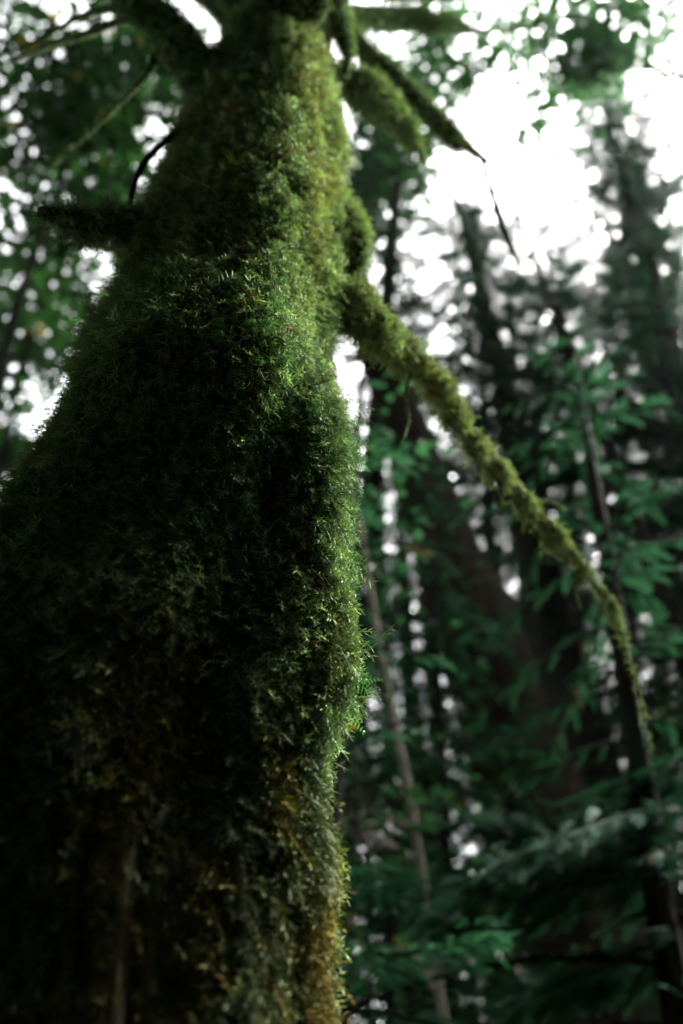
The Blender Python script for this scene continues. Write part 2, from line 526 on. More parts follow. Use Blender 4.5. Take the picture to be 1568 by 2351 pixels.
def trunk_moss():
    rng = np.random.default_rng(42)
    g = Geo()
    N = 140000
    # rows of the picture drive the sampling so that shoots are evenly spread on the bark
    z = rng.uniform(1.25, 4.9, N * 3)
    t = rng.uniform(-np.pi, np.pi, N * 3)
    row = row_of(z, t)
    keep = np.minimum(trunk_r(z) / 0.3, 1) * np.where(row < 800, 1.25, 1)
    vis = np.where(np.cos(t) > -0.25, 1.0, 0.22)                 # the hidden back gets a thinner coat
    keep *= vis * np.where(row < 60, 0.5, 1)
    cl = vnoise(np.stack([np.sin(t) * 5, np.cos(t) * 5, z * 5], -1), 77)
    keep *= np.clip(0.8 + 0.5 * cl, 0.2, 1)
    keep *= 1 - 0.85 * moss_thin(row, np.sin(t), np.cos(t))
    ok = rng.random(N * 3) < keep * 0.62
    z, t, row = z[ok], t[ok], row[ok]
    pos, nrm = trunk_surface(z, t), trunk_normal(z, t)
    n = len(z)
    fr = np.sin(t)
    big = vnoise(np.stack([np.sin(t) * 2.6, np.cos(t) * 2.6, z * 3], -1), 5)
    hue = 0.40 + 0.16 * big + 0.14 * smooth(row, 900, 400)
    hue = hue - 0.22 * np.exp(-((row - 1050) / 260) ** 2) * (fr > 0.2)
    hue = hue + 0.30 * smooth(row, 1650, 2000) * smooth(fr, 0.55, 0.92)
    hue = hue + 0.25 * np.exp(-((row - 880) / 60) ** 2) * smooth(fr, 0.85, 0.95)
    old = smooth(row, 1250, 1550) * (1 - smooth(fr, 0.62 + 0.34 * smooth(row, 1550, 1750), 0.85 + 0.16 * smooth(row, 1600, 1800)))        # old brown-olive moss low on the front, with shade painted in
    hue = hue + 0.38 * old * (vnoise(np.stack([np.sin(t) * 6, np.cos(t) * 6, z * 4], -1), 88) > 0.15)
    size = (0.0195 + 0.0135 * rng.random(n) ** 1.5) * (1 + 0.45 * vnoise(np.stack([np.sin(t) * 9, np.cos(t) * 9, z * 9], -1), 61)) * np.where(row < 450, 1.2, 1) * (1 + 0.15 * smooth(row, 850, 1300) * (1 - smooth(row, 1500, 1800)))
    droop = 0.05 + 0.45 * smooth(row, 850, 1300)
    lift = 0.25 * smooth(row, 900, 600)
    low = smooth(row, 880, 1200)
    isf = rng.random(n) < 0.15 + 0.45 * low
    for m_, temp in ((~isf, FRONDS), (isf, FEATHERS)):
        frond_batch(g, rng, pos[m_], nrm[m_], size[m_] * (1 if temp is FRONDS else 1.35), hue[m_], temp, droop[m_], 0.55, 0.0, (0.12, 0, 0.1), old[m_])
    print("trunk moss shoots", n)
    # short under-fur hides the bark
    N2 = 80000
    z = rng.uniform(1.25, 5.2, N2); t = rng.uniform(-1.9, 1.9, N2); row = row_of(z, t)
    ok = rng.random(N2) < trunk_r(z) / 0.3 * (1 - 0.8 * moss_thin(row, np.sin(t), np.cos(t)))
    z, t, row = z[ok], t[ok], row[ok]
    pos, nrm = trunk_surface(z, t), trunk_normal(z, t)
    frond_batch(g, rng, pos, nrm, 0.012 + 0.006 * rng.random(len(z)), np.full(len(z), 0.22), TUFTS, np.full(len(z), 0.2), 0.7)
    o = g.build("moss", M_MOSS, mossy)
    tag(o, kind="stuff")
trunk_moss()

# ------------------------------------------------------------------ limbs of the mossy tree
def limb(path, moss=1.0, hue=0.42, length=0.022, seed=0, shaggy=0.4, bark=M_BARK, mossy_part=True, m=18, fringe=0.0, rough=0.14):
    """path rows: px, py, width in px, Y"""
    rng = np.random.default_rng(1000 + seed)
    P = np.array([at(a, b, Y) for a, b, w_, Y in path])
    fur = 0.2 * length if moss else 0
    r = np.array([max(w_ / 2 * depth_at(a, b, Y) / FPX - fur, 0.0025) for a, b, w_, Y in path])
    g = Geo()
    n = max(24, len(path) * 14)
    rr_ = catmull(np.array(r)[:, None], n)[:, 0]
    G, Nn = add_tube(g, P, r, (0.06, 0.06, 0.06), m=m, n=n, rough=rough, freq=9, seed=seed)
    lo = g.build("limb", M_COAT if mossy_part else bark, mossy, True)
    if not mossy_part:
        return lo
    gm = Geo()
    # scatter over the tube by area
    Gc = np.concatenate([G, G[:, :1]], 1); Nc = np.concatenate([Nn, Nn[:, :1]], 1)
    e1 = np.linalg.norm(Gc[1:, :-1] - Gc[:-1, :-1], axis=-1); e2 = np.linalg.norm(Gc[:-1, 1:] - Gc[:-1, :-1], axis=-1)
    A = e1 * e2
    cnt = int(min(26000, max(300, A.sum() * 26000 * moss)))
    idx = rng.choice(A.size, cnt, p=(A / A.sum()).ravel())
    i, j = np.unravel_index(idx, A.shape)
    u, v = rng.random((cnt, 1)), rng.random((cnt, 1))
    pos = (Gc[i, j] * (1 - u) + Gc[i + 1, j] * u) * (1 - v) + (Gc[i, j + 1] * (1 - u) + Gc[i + 1, j + 1] * u) * v
    nrm = unit(Nc[i, j] * (1 - v) + Nc[i, j + 1] * v)
    under = np.clip(-nrm[:, 2], 0, 1)
    size = length * np.clip(rr_[i] / 0.020, 0.6, 1) * rng.uniform(0.7, 1.4, cnt) * (1 + fringe * under * (0.5 + 0.5 * vnoise(pos * 14, seed)))
    h = hue + 0.1 * vnoise(pos * 6, seed + 3)
    frond_batch(gm, rng, pos, nrm, size, h, FRONDS + FEATHERS[:1], shaggy + 0.6 * under, 0.55)
    mo = gm.build("moss", M_MOSS, lo)
    tag(mo, kind="stuff")
    return lo

# the long drooping branch on the right
limb([(730, 690, 100, 1.12), (800, 706, 106, 1.13), (838, 730, 88, 1.155), (868, 756, 86, 1.18), (905, 782, 64, 1.225), (932, 814, 74, 1.26), (968, 842, 52, 1.30), (1000, 884, 60, 1.34),
      (1030, 912, 50, 1.385), (1046, 956, 60, 1.42), (1060, 985, 36, 1.45), (1092, 1014, 48, 1.48), (1120, 1036, 34, 1.525), (1142, 1074, 50, 1.55), (1168, 1098, 34, 1.585), (1206, 1152, 44, 1.62),
      (1226, 1176, 30, 1.65), (1276, 1226, 42, 1.70), (1300, 1250, 27, 1.73), (1340, 1304, 34, 1.76), (1362, 1334, 23, 1.79), (1394, 1374, 30, 1.82), (1424, 1440, 20, 1.88), (1446, 1520, 15, 1.94), (1470, 1610, 10, 2.0), (1496, 1720, 6, 2.08)],
     1.25, 0.60, 0.024, 1, 0.6, fringe=1.4, rough=0.22)
for k, tw in enumerate([[(945, 850, 10, 1.27), (930, 905, 7, 1.27), (938, 960, 4, 1.28), (925, 1010, 2.5, 1.28)], [(1135, 1080, 9, 1.55), (1150, 1130, 6, 1.55), (1142, 1185, 3, 1.56)],
                        [(1215, 1150, 8, 1.62), (1262, 1150, 6, 1.66), (1300, 1170, 3, 1.70)], [(1330, 1290, 8, 1.76), (1322, 1350, 5, 1.77), (1332, 1400, 3, 1.77)]]):
    limb(tw, 0.8, 0.55, 0.011, 30 + k, 0.6, m=8)
limb([(1030, 925, 20, 1.40), (1075, 1030, 15, 1.46), (1120, 1078, 12, 1.52), (1165, 1130, 12, 1.58), (1215, 1205, 12, 1.64), (1265, 1260, 10, 1.70), (1300, 1285, 8, 1.74)], 1.2, 0.58, 0.016, 2, 0.6, fringe=0.4)
# knob above it
limb([(775, 470, 60, 1.18), (806, 520, 62, 1.14), (822, 575, 52, 1.12), (812, 635, 46, 1.13), (790, 700, 40, 1.15)], 1.1, 0.48, 0.026, 3, 0.6, fringe=0.8)
# three limbs upper right
limb([(740, 55, 40, 1.2), (800, 44, 42, 1.25), (900, 42, 40, 1.38), (1000, 50, 34, 1.5), (1060, 62, 22, 1.6), (1110, 72, 10, 1.7), (1210, 50, 6, 1.85), (1290, 20, 4, 2.0)], 1.1, 0.22, 0.024, 4, 0.4, fringe=0.5)
limb([(760, 40, 44, 1.2), (812, 90, 46, 1.24), (862, 140, 46, 1.3), (930, 205, 44, 1.38), (985, 258, 44, 1.46), (1040, 312, 46, 1.55), (1064, 331, 31, 1.59), (1090, 350, 27, 1.63), (1116, 368, 17, 1.67), (1150, 392, 9, 1.72), (1180, 428, 6, 1.77), (1196, 476, 3, 1.8)], 0.9, 0.36, 0.024, 5, 0.4, fringe=0.3)
limb([(1036, 310, 9, 1.55), (1046, 345, 6, 1.56), (1038, 400, 4, 1.57), (1044, 450, 2.5, 1.58)], 0.6, 0.4, 0.008, 21, 0.4, m=8)
limb([(1104, 358, 14, 1.645), (1122, 420, 15, 1.70), (1138, 470, 18, 1.74), (1158, 530, 22, 1.78), (1178, 580, 19, 1.82), (1196, 620, 8, 1.86)], 0.9, 0.5, 0.014, 6, 0.4)
limb([(755, 165, 66, 1.14), (810, 190, 68, 1.18), (860, 222, 66, 1.24), (905, 264, 54, 1.32), (940, 308, 40, 1.38), (962, 345, 26, 1.42), (976, 378, 8, 1.44)], 1.0, 0.46, 0.030, 7, 0.55, fringe=0.8)
limb([(770, -20, 50, 1.1), (782, 60, 44, 1.08), (800, 120, 34, 1.07), (792, 165, 24, 1.08)], 1.0, 0.34, 0.024, 8, 0.6, fringe=0.4)
# upper left limb with its thick foot
limb([(570, 225, 150, 1.05), (500, 190, 118, 1.0), (445, 142, 92, 0.98), (410, 95, 80, 0.97), (370, 45, 82, 0.95), (310, 0, 76, 0.92), (230, -60, 60, 0.9)], 1.0, 0.36, 0.026, 9, 0.5, fringe=0.5)
limb([(400, 90, 40, 0.97), (360, 130, 26, 1.02), (330, 180, 20, 1.08), (250, 260, 14, 1.2), (120, 380, 8, 1.4)], 0.9, 0.42, 0.016, 10, 0.5)
limb([(345, 45, 26, 0.96), (270, 50, 22, 1.05), (190, 80, 20, 1.15), (110, 105, 16, 1.3), (0, 150, 10, 1.5)], 0.8, 0.5, 0.014, 11, 0.4)
limb([(330, 30, 26, 0.95), (250, 20, 22, 1.02), (180, 40, 18, 1.12), (90, 90, 14, 1.25), (-30, 140, 10, 1.4)], 0.8, 0.5, 0.014, 12, 0.4)
# broken stub on the left and the bare twig above it
limb([(420, 510, 120, 1.0), (330, 512, 92, 0.97), (270, 512, 80, 0.93), (200, 508, 70, 0.89), (140, 498, 64, 0.86), (92, 488, 44, 0.84)], 1.1, 0.40, 0.026, 13, 0.6, fringe=0.7)
limb([(470, 250, 30, 1.02), (430, 285, 20, 0.99), (385, 320, 16, 0.97), (340, 362, 15, 0.95), (312, 410, 14, 0.94), (300, 460, 13, 0.93), (296, 520, 14, 0.93)], 0, 0.3, 0.01, 14, mossy_part=False, bark=M_BARK_DARK, m=10)
# dark forks at the very top
limb([(600, 70, 120, 1.08), (570, 0, 110, 1.02), (520, -60, 90, 0.98)], 0.9, 0.34, 0.024, 15, 0.5)
limb([(520, 160, 34, 1.25), (530, 80, 30, 1.3), (500, 20, 40, 1.3), (430, -40, 40, 1.32)], 0.9, 0.34, 0.022, 16, 0.5)
limb([(700, 20, 150, 0.97), (660, -40, 130, 0.9), (640, -120, 100, 0.8)], 0.9, 0.34, 0.022, 17, 0.5)
limb([(880, 2, 16, 1.5), (960, -4, 18, 1.6), (1060, -2, 10, 1.7)], 0.9, 0.4, 0.014, 18, 0.4)

def own_crown():
    rng = np.random.default_rng(5)
    g, wood = Geo(), Geo()
    for k in range(26):
        z0 = rng.uniform(9, 15)
        a = rng.uniform(math.pi * 1.0, math.pi * 1.68)
        L = rng.uniform(1.8, 4.2)
        b = np.array([trunk_cx(z0), YT, z0])
        o_ = np.array([math.cos(a), math.sin(a), 0])
        P = np.array([b, b + o_ * L * .35 + [0, 0, .4], b + o_ * L * .7 + [0, 0, .55] + rng.normal(0, .2, 3), b + o_ * L + [0, 0, .3]])
        add_tube(wood, P, [.06, .045, .03, .012], (0.03, 0.03, 0.03), m=7, n=16, rough=0.1)
        C = catmull(P, 40)
        q = C[rng.integers(8, 40, 34)] + rng.normal(0, 0.42, (34, 3))
        n = 34 * 12
        pos = np.repeat(q, 12, 0) + rng.normal(0, 0.2, (n, 3))
        d = rng.normal(0, 1, (n, 3)); d[:, 2] = d[:, 2] * .35 - .35
        fr = rnd_frames(rng, d, np.array([0, 0, 1.0]) + rng.normal(0, .35, (n, 3)))
        c = np.array([[0.014, 0.040, 0.011]]) * rng.uniform(.7, 1.3, (n, 1))
        g.inst(LEAF, pos, fr, 0.15 * rng.uniform(.6, 1.25, n), c, c)
    w_ = wood.build("limb", M_COAT, mossy, True)
    g.build("crown", M_LEAF, mossy)

# ------------------------------------------------------------------ little ferns rooted in the moss
def fern_blade(seed):
    """one pinnate blade a unit long along z, flat in xz, drooping to +y"""
    rng = np.random.default_rng(seed)
    parts = []
    s = lambda u: np.array([0.0, 0.35 * u * u, u])
    for a in np.linspace(0, 0.9, 6):
        parts.append(spindle(s(a), s(a + 0.18), 0.012, 0.1, 0.3))
    for k in range(13):
        u = 0.12 + 0.86 * k / 13
        L = 0.30 * math.sin(math.pi * min(1, (u + 0.12) ** 0.8)) + 0.05
        for sd in (1, -1):
            q = s(u); tip = q + np.array([sd * L, 0.05, 0.10 * L + 0.02])
            w_ = 0.013
            V = np.array([q - [0, 0, w_ * .6], q + (tip - q) * .5 - [0, -.01, w_], tip, q + (tip - q) * .5 + [0, .01, w_], q + [0, 0, w_ * .6]])
            F = np.array([(0, 1, 3), (0, 3, 4), (1, 2, 3)])
            parts.append((V, F, np.array([0.3, .7, 1, .7, .3])))
    return merge(parts)
FERN = [fern_blade(1), fern_blade(2)]

def trunk_hit(px, py):
    """z, t on the trunk seen at a pixel"""
    Z, TH = np.meshgrid(np.linspace(1.3, 4.5, 400), np.linspace(-1.6, 1.6, 120), indexing='ij')
    P = trunk_surface(Z.ravel(), TH.ravel()) - CAM
    w_ = P @ FWD
    e = np.hypot(784 + FPX * P[:, 0] / w_ - px, 1175.5 - FPX * (P @ UPV) / w_ - py)
    k = int(np.argmin(e))
    return Z.ravel()[k], TH.ravel()[k]

def fern(px, py, n, L, label, seed, spread=0.8):
    rng = np.random.default_rng(seed)
    z, t = trunk_hit(px, py)
    p = trunk_surface(np.array([z]), np.array([t]))[0]; nr = trunk_normal(np.array([z]), np.array([t]))[0]
    root = tag(empty("fern", p), label, "fern", "small ferns rooted in the moss")
    right = unit(np.cross(nr, [0, 0, 1.0]))
    for k in range(n):
        g = Geo()
        d = unit(nr * 0.7 + right * rng.uniform(-spread, spread) + np.array([0, 0, rng.uniform(-0.7, 0.5)]))
        fr = rnd_frames(rng, d[None], np.array([[0, 0, -1.0]]) + nr * 0.2)
        c = np.array([[0.018, 0.048, 0.013]]) * rng.uniform(0.8, 1.4)
        g.inst(FERN[k % 2], p[None] + rng.normal(0, 0.006, (1, 3)), fr, np.array([L * rng.uniform(0.7, 1.15)]), c * 0.8, c * 1.1)
        g.build("frond", M_FERN, root)

fern(425, 775, 4, 0.046, "small emerald fern hanging at the left end of the shelf above the hollow", 1)
fern(485, 790, 5, 0.046, "small emerald fern at the middle of the shelf, over the dark hollow", 2)
fern(555, 770, 3, 0.042, "sparse emerald fern sprig between the shelf's middle and the pale right-hand moss", 3)
fern(572, 842, 4, 0.034, "tiny dense fern just under the shelf, on the right side of the hollow", 4)
fern(790, 955, 7, 0.060, "dark green fern jutting from the trunk's right edge below the pale bark", 5, 0.5)
fern(812, 1040, 5, 0.055, "second fern down the trunk's right edge, with bright toothed fronds", 6, 0.4)
fern(818, 1560, 6, 0.065, "bright yellow-green fern sticking out of the right rim low on the trunk", 7, 0.5)
fern(700, 975, 4, 0.045, "tiny fern tucked in moss left of the right-edge ferns", 8)

# ------------------------------------------------------------------ foliage templates
def spray_template(seed, pairs=9, w0=0.05, lat=0.42):
    """flat conifer spray along +z, spread along x, bending to +y"""
    rng = np.random.default_rng(seed)
    V, F, T = [], [], []
    def quad(p, q, w_, ta, tb):
        d = unit(q - p); sx = np.cross(d, [0, 1, 0]); sx = unit(sx) * w_
        k = len(V)
        V.extend([p, p + (q - p) * .45 + sx, q, p + (q - p) * .45 - sx]); T.extend([ta, (ta + tb) / 2, tb, (ta + tb) / 2])
        F.extend([(k, k + 1, k + 2), (k, k + 2, k + 3)])
    s = lambda u: np.array([0.05 * math.sin(3 * u + seed), 0.22 * u * u, u])
    quad(s(0), s(0.55), 0.016, 0, 0.3); quad(s(0.5), s(1.0), 0.035, 0.4, 1)
    for k in range(pairs):
        for sd in (1, -1):
            u = (k + 0.5 + 0.3 * rng.random()) / pairs * 0.92
            L = lat * (1 - u * 0.75) * (0.5 + 0.5 * min(1, u * 4)) * rng.uniform(0.8, 1.15)
            q = s(u); tip = q + np.array([sd * L * 0.85, 0.10 * L + rng.uniform(0, .12) * L, L * 0.62])
            quad(q, tip, w0 * (1 - 0.3 * u), 0.3 + 0.3 * u, 0.8 + 0.2 * u)
    return np.array(V), np.array(F), np.array(T)
SPRAYS = [spray_template(1, 13, 0.030, 0.40), spray_template(2, 14, 0.026, 0.34), spray_template(3, 12, 0.034, 0.46)]
SPRAYS_FINE = [spray_template(5, 16, 0.026, 0.30), spray_template(6, 18, 0.022, 0.26)]

def leaf_template():
    pts = [(0, -0.1), (0.28, -0.02), (0.52, 0.22), (0.30, 0.36), (0.40, 0.66), (0.16, 0.60), (0, 1.0), (-0.16, 0.60), (-0.40, 0.66), (-0.30, 0.36), (-0.52, 0.22), (-0.28, -0.02)]
    V = [(0, 0.06, 0.3)] + [(x, 0.10 - abs(x) * 0.35 - 0.1 * max(0, z - .5), z) for x, z in pts]
    n = len(pts)
    F = [(0, 1 + k, 1 + (k + 1) % n) for k in range(n)]
    return np.array(V, float), np.array(F), np.concatenate([[0.4], np.linspace(0.5, 1, n)])
LEAF = leaf_template()

own_crown()

def lerp_axis(A, B, u):
    return A[None] * (1 - u)[:, None] + B[None] * u[:, None]

def conifer_crown(geo, rng, A, B, r0, u0, nb, spray=0.42, per_m=4.2, col=(0.005, 0.013, 0.009), tipcol=(0.010, 0.026, 0.016), droop=0.35, templates=SPRAYS, wood=None, az=None, shape=0.75, thin=0.0, seed=0, rise=0.12):
    """boughs round the axis A-B from fraction u0 up; sprays along each bough"""
    H = np.linalg.norm(B - A)
    u = u0 + (1 - u0) * np.sort(rng.random(nb)) ** 1.15
    k = np.arange(nb)
    a = k * 2.399963 + rng.normal(0, 0.5, nb)
    if az is not None:
        a = rng.uniform(az[0], az[1], nb)
    L = r0 * (1 - (u - u0) / (1 - u0) * 0.97) ** shape * rng.uniform(0.55, 1.12, nb) + 0.15
    base = lerp_axis(A, B, u)
    out = np.stack([np.cos(a), np.sin(a), np.zeros(nb)], -1)
    ns = np.maximum((L * per_m).astype(int), 3)
    bi = np.repeat(np.arange(nb), ns)
    s = np.concatenate([np.linspace(0.14, 1.0, q) for q in ns]) + rng.normal(0, 0.03, len(bi))
    if thin:
        keep = rng.random(len(bi)) > thin
        bi, s = bi[keep], s[keep]
    Lb = L[bi]
    dr = droop * rng.uniform(0.6, 1.4, nb)[bi]
    pos = base[bi] + out[bi] * (Lb * s)[:, None]
    pos[:, 2] += rise * Lb * s - dr * Lb * s ** 2
    tang = out[bi] + np.array([0, 0, 1.0]) * (rise - 2 * dr * s)[:, None]
    side = np.cross(out[bi], [0, 0, 1.0])
    sg = np.where(np.arange(len(bi)) % 2, 1, -1) * rng.uniform(0.35, 1.1, len(bi)) * (1 - 0.6 * np.clip(s, 0, 1))
    d = tang + side * sg[:, None] + rng.normal(0, 0.16, pos.shape)
    d[:, 2] -= 0.15
    fr = rnd_frames(rng, d, np.array([0, 0, -1.0]) + rng.normal(0, 0.25, pos.shape))
    sc = spray * rng.uniform(0.7, 1.3, len(bi)) * (1.0 - 0.35 * np.clip(s, 0, 1))
    tone = rng.uniform(0.7, 1.35, nb)[bi] * rng.uniform(0.75, 1.25, len(bi))
    ca = np.array(col)[None] * tone[:, None] * 0.9; cb = np.array(tipcol)[None] * tone[:, None]
    dead = rng.random(len(bi)) < 0.012
    cb[dead] = np.array([0.05, 0.03, 0.014])
    pick = rng.integers(0, len(templates), len(bi))
    for q, T in enumerate(templates):
        m_ = pick == q
        geo.inst(T, pos[m_], fr[m_], sc[m_], ca[m_], cb[m_])
    if wood is not None:
        for b in range(nb):
            t = np.linspace(0, 1, 5)
            P = base[b] + out[b] * (L[b] * t)[:, None]
            P[:, 2] += rise * L[b] * t - droop * L[b] * t ** 2
            add_tube(wood, P, 0.006 + 0.008 * L[b] * (1 - t), (0.03, 0.025, 0.02), m=4, n=6)

def trunk_from_px(rows, Y, z_top, r_top=0.03, foot=1.3):
    """a bole through measured pixels on the plane Y, continued to the ground and up to z_top"""
    pts = []
    for x, y, w_ in rows:
        p = at(x, y, Y)
        pts.append((*p, w_ / 2 * depth_at(x, y, Y) / FPX))
    pts = np.array(sorted(pts, key=lambda q: q[2]))
    lo, hi = pts[0], pts[-1]
    sl = (hi[:3] - lo[:3]) / (hi[2] - lo[2])
    g0 = lo[:3] + sl * (-0.2 - lo[2])
    g1 = lo[:3] + sl * (0.5 - lo[2])
    slr = (hi[3] - lo[3]) / (hi[2] - lo[2])
    rb = max(lo[3] - slr * lo[2], lo[3])
    top = hi[:3] + sl * (z_top - hi[2])
    P = [(*g0, rb * foot), (*g1, rb * 1.02)] + [tuple(q) for q in pts]
    if z_top > hi[2] + 0.5:
        P.append((*((hi[:3] + top) / 2), (hi[3] + r_top) / 2)); P.append((*top, r_top))
    return np.array(P)

def conifer(name, label, rows, Y, z_top, r0, u0, nb, seed, bark=M_BARK_DARK, cat="tree", group=None, **kw):
    rng = np.random.default_rng(seed)
    P = trunk_from_px(rows, Y, z_top)
    root = tag(empty(name, P[0, :3] * [1, 1, 0]), label, cat, group)
    g = Geo()
    add_tube(g, P[:, :3], P[:, 3], (0.05, 0.04, 0.03), m=20, n=70, rough=0.10, freq=2.5, seed=seed)
    cr_ = Geo()
    A, B = P[0, :3], P[-1, :3]
    conifer_crown(cr_, rng, A, B, r0, u0, nb, wood=g, **kw)
    g.build("trunk", bark, root, True)
    cr_.build("crown", M_NEEDLE, root)
    return root

def broadleaf(name, label, rows, Y, z_top, clusters, leaf, seed, per=14, cs=0.22, col=(0.012, 0.036, 0.010), bark=M_BARK_DARK, group=None, yellow=0.012, cat="tree"):
    """clusters: list of (centre, radii, count) ellipsoids filled with leaf clusters joined to the bole by twigs"""
    rng = np.random.default_rng(seed)
    P = trunk_from_px(rows, Y, z_top)
    root = tag(empty(name, P[0, :3] * [1, 1, 0]), label, cat, group)
    g, lf = Geo(), Geo()
    add_tube(g, P[:, :3], P[:, 3], (0.05, 0.04, 0.03), m=12, n=50, rough=0.12, freq=4, seed=seed)
    axis = catmull(P[:, :3], 60)
    for c, rad, cnt in clusters:
        c, rad = np.array(c, float), np.array(rad, float)
        q = rng.normal(0, 1, (cnt * 4, 3)); q = q / np.linalg.norm(q, axis=1, keepdims=True) * rng.random((cnt * 4, 1)) ** (1 / 2.4)
        pts = c + q * rad
        nz = vnoise(pts * 1.1, seed) + 0.5 * vnoise(pts * 2.6, seed + 4)
        pts = pts[np.argsort(-nz)[: cnt * 2]]
        pts = pts[rng.permutation(len(pts))[:cnt]]
        # boughs to a few hubs, twigs from hubs to clusters
        hubs = pts[:max(3, cnt // 26)]
        for h in hubs:
            b = axis[np.argmin(np.linalg.norm(axis - (h - [0, 0, 0.35 * np.linalg.norm(h[:2] - axis[30, :2])]), axis=1))]
            mid = (b + h) / 2 + rng.normal(0, 0.12, 3) + [0, 0, 0.15]
            add_tube(g, np.array([b, mid, h]), [0.022, 0.014, 0.007], (0.03, 0.025, 0.02), m=6, n=10, rough=0.1)
        for p_ in pts[::2]:
            h = hubs[np.argmin(np.linalg.norm(hubs - p_, axis=1))]
            if np.linalg.norm(h - p_) > 0.05:
                add_tube(g, np.array([h, (h + p_) / 2 + rng.normal(0, 0.05, 3), p_]), [0.009, 0.006, 0.003], (0.03, 0.025, 0.02), m=4, n=5)
        N = len(pts) * per
        pos = np.repeat(pts, per, 0) + rng.normal(0, cs, (N, 3)) * [1, 1, 0.55]
        d = rng.normal(0, 1, (N, 3)); d[:, 2] = d[:, 2] * 0.35 - 0.35
        fr = rnd_frames(rng, d, np.array([0, 0, 1.0]) + rng.normal(0, 0.35, (N, 3)))
        tone = np.repeat(rng.uniform(0.7, 1.3, len(pts)), per) * rng.uniform(0.75, 1.3, N)
        cc = np.array(col)[None] * tone[:, None]
        ye = rng.random(N) < yellow
        cc[ye] = np.array([0.20, 0.13, 0.015])
        lf.inst(LEAF, pos, fr, leaf * rng.uniform(0.6, 1.25, N), cc * 0.9, cc)
    g.build("trunk", bark, root, True)
    lf.build("crown", M_LEAF, root)
    return root

# ------------------------------------------------------------------ big conifers on the right
conifer("cedar_tree", "massive brown-barked cedar trunk leaning left, behind the mossy drooping branch",
        [(968, 1100, 128), (1075, 1400, 185), (1180, 1700, 225), (1300, 2050, 260), (1395, 2330, 285)], 7.5, 19, 2.6, 0.52, 140, 101,
        bark=M_BARK_RED, spray=0.17, per_m=18, droop=0.45, col=(0.005, 0.013, 0.007), tipcol=(0.009, 0.024, 0.012))
conifer("fir_tree", "straight dark fir trunk right of the massive cedar, its crown a hazy point",
        [(1042, 430, 10), (1160, 900, 56), (1215, 1150, 88), (1262, 1400, 110), (1320, 1650, 130), (1370, 1850, 145)], 10.5, at(1042, 430, 10.5)[2] + 0.1, 3.0, 0.56, 230, 102,
        spray=0.2, per_m=15, droop=0.4, shape=0.55)
conifer("fir_tree", "slim dark fir trunk crossed by the tip of the mossy branch",
        [(1385, 1230, 36), (1440, 1500, 44), (1485, 1750, 50), (1530, 2000, 54)], 9.0, 13.5, 2.0, 0.70, 60, 103, spray=0.16, per_m=18, droop=0.4)
conifer("fir_tree", "slim dark fir trunk slanting across the photo's right margin",
        [(1440, 1150, 34), (1508, 1340, 44), (1575, 1500, 50)], 8.0, 15, 2.2, 0.66, 70, 104, spray=0.16, per_m=18, droop=0.4)
conifer("fir_tree", "tall hazy fir whose pointed crown stands highest beside the bright sky gap",
        [(1365, 165, 8), (1560, 900, 60), (1690, 1300, 90)], 12, at(1365, 165, 12)[2] + 0.1, 4.7, 0.30, 620, 105, spray=0.3, per_m=9, droop=0.4, shape=0.55)
conifer("fir_tree", "broad fir with brighter green boughs, below the tallest hazy crown",
        [(1560, 900, 60), (1640, 1300, 85)], 9, 15.0, 2.9, 0.38, 190, 106, spray=0.18, per_m=18, droop=0.35, col=(0.006, 0.017, 0.009), tipcol=(0.011, 0.031, 0.015))

# ------------------------------------------------------------------ build order continues with far trees (see below)
far = [
    (1480, 330, 16, 3.2, "far fir tip between the tallest hazy crown and the photo's right margin"),
    (1235, 620, 19, 3.0, "far fir blurred low in the notch of the bright sky gap"),  # px, py of the top, Y, crown radius, label
    (1105, 455, 15, 2.8, "far fir with a hazy tip just under the bare hanging twig"),
    (1300, 520, 15, 3.0, "far fir whose tip closes the bottom of the bright sky gap"),
    (960, 660, 13, 2.2, "far fir close right of the drooping branch's thick base"),
    (935, 1330, 20, 3.0, "far fir low between the mossy trunk's edge and the cedar"),
    (905, 560, 14, 2.6, "far fir with its top just right of the knob on the mossy trunk"),
    (1180, 600, 17, 3.0, "far fir with a low rounded top under the bright sky gap"),
    (1420, 560, 19, 3.2, "far fir behind the brighter green boughs"),
    (860, 1000, 22, 3.0, "far fir low behind the foot of the drooping branch"),
    (1540, 1020, 21, 3.2, "far fir low by the photo's right margin"),
    (880, 1450, 26, 3.4, "far fir low behind the thin pale sapling"),
]
for k, (x, y, Y, r0, lab) in enumerate(far):
    top = at(x, y, Y)
    b = at(x + (1 if x > 784 else -1) * 40, 2000, Y)
    conifer("fir_tree", lab, [(x + (y - 2000) * -0.0 + 60, 2100, 40), (x + 20, (y + 2000) / 2, 30)], Y, top[2], r0, 0.16, int((6.5 if y > 700 else 11) * top[2]), 200 + k, spray=0.42, per_m=5.5, droop=0.4, shape=0.8)

# ------------------------------------------------------------------ thin pale sapling, hemlock boughs, undergrowth
broadleaf("maple_sapling", "thin pale grey sapling stem between the mossy trunk and the massive cedar",
          [(872, 1480, 14), (905, 1650, 17), (940, 1820, 18), (968, 2000, 18), (992, 2150, 19), (1022, 2351, 20)], 5.0, 8.5,
          [(at(860, 1250, 5.2), (0.7, 1.0, 0.8), 30), (at(845, 1950, 5.6), (0.6, 0.8, 0.8), 50)], 0.08, 301, per=10, bark=M_BARK_PALE, col=(0.008, 0.024, 0.010), yellow=0.005)

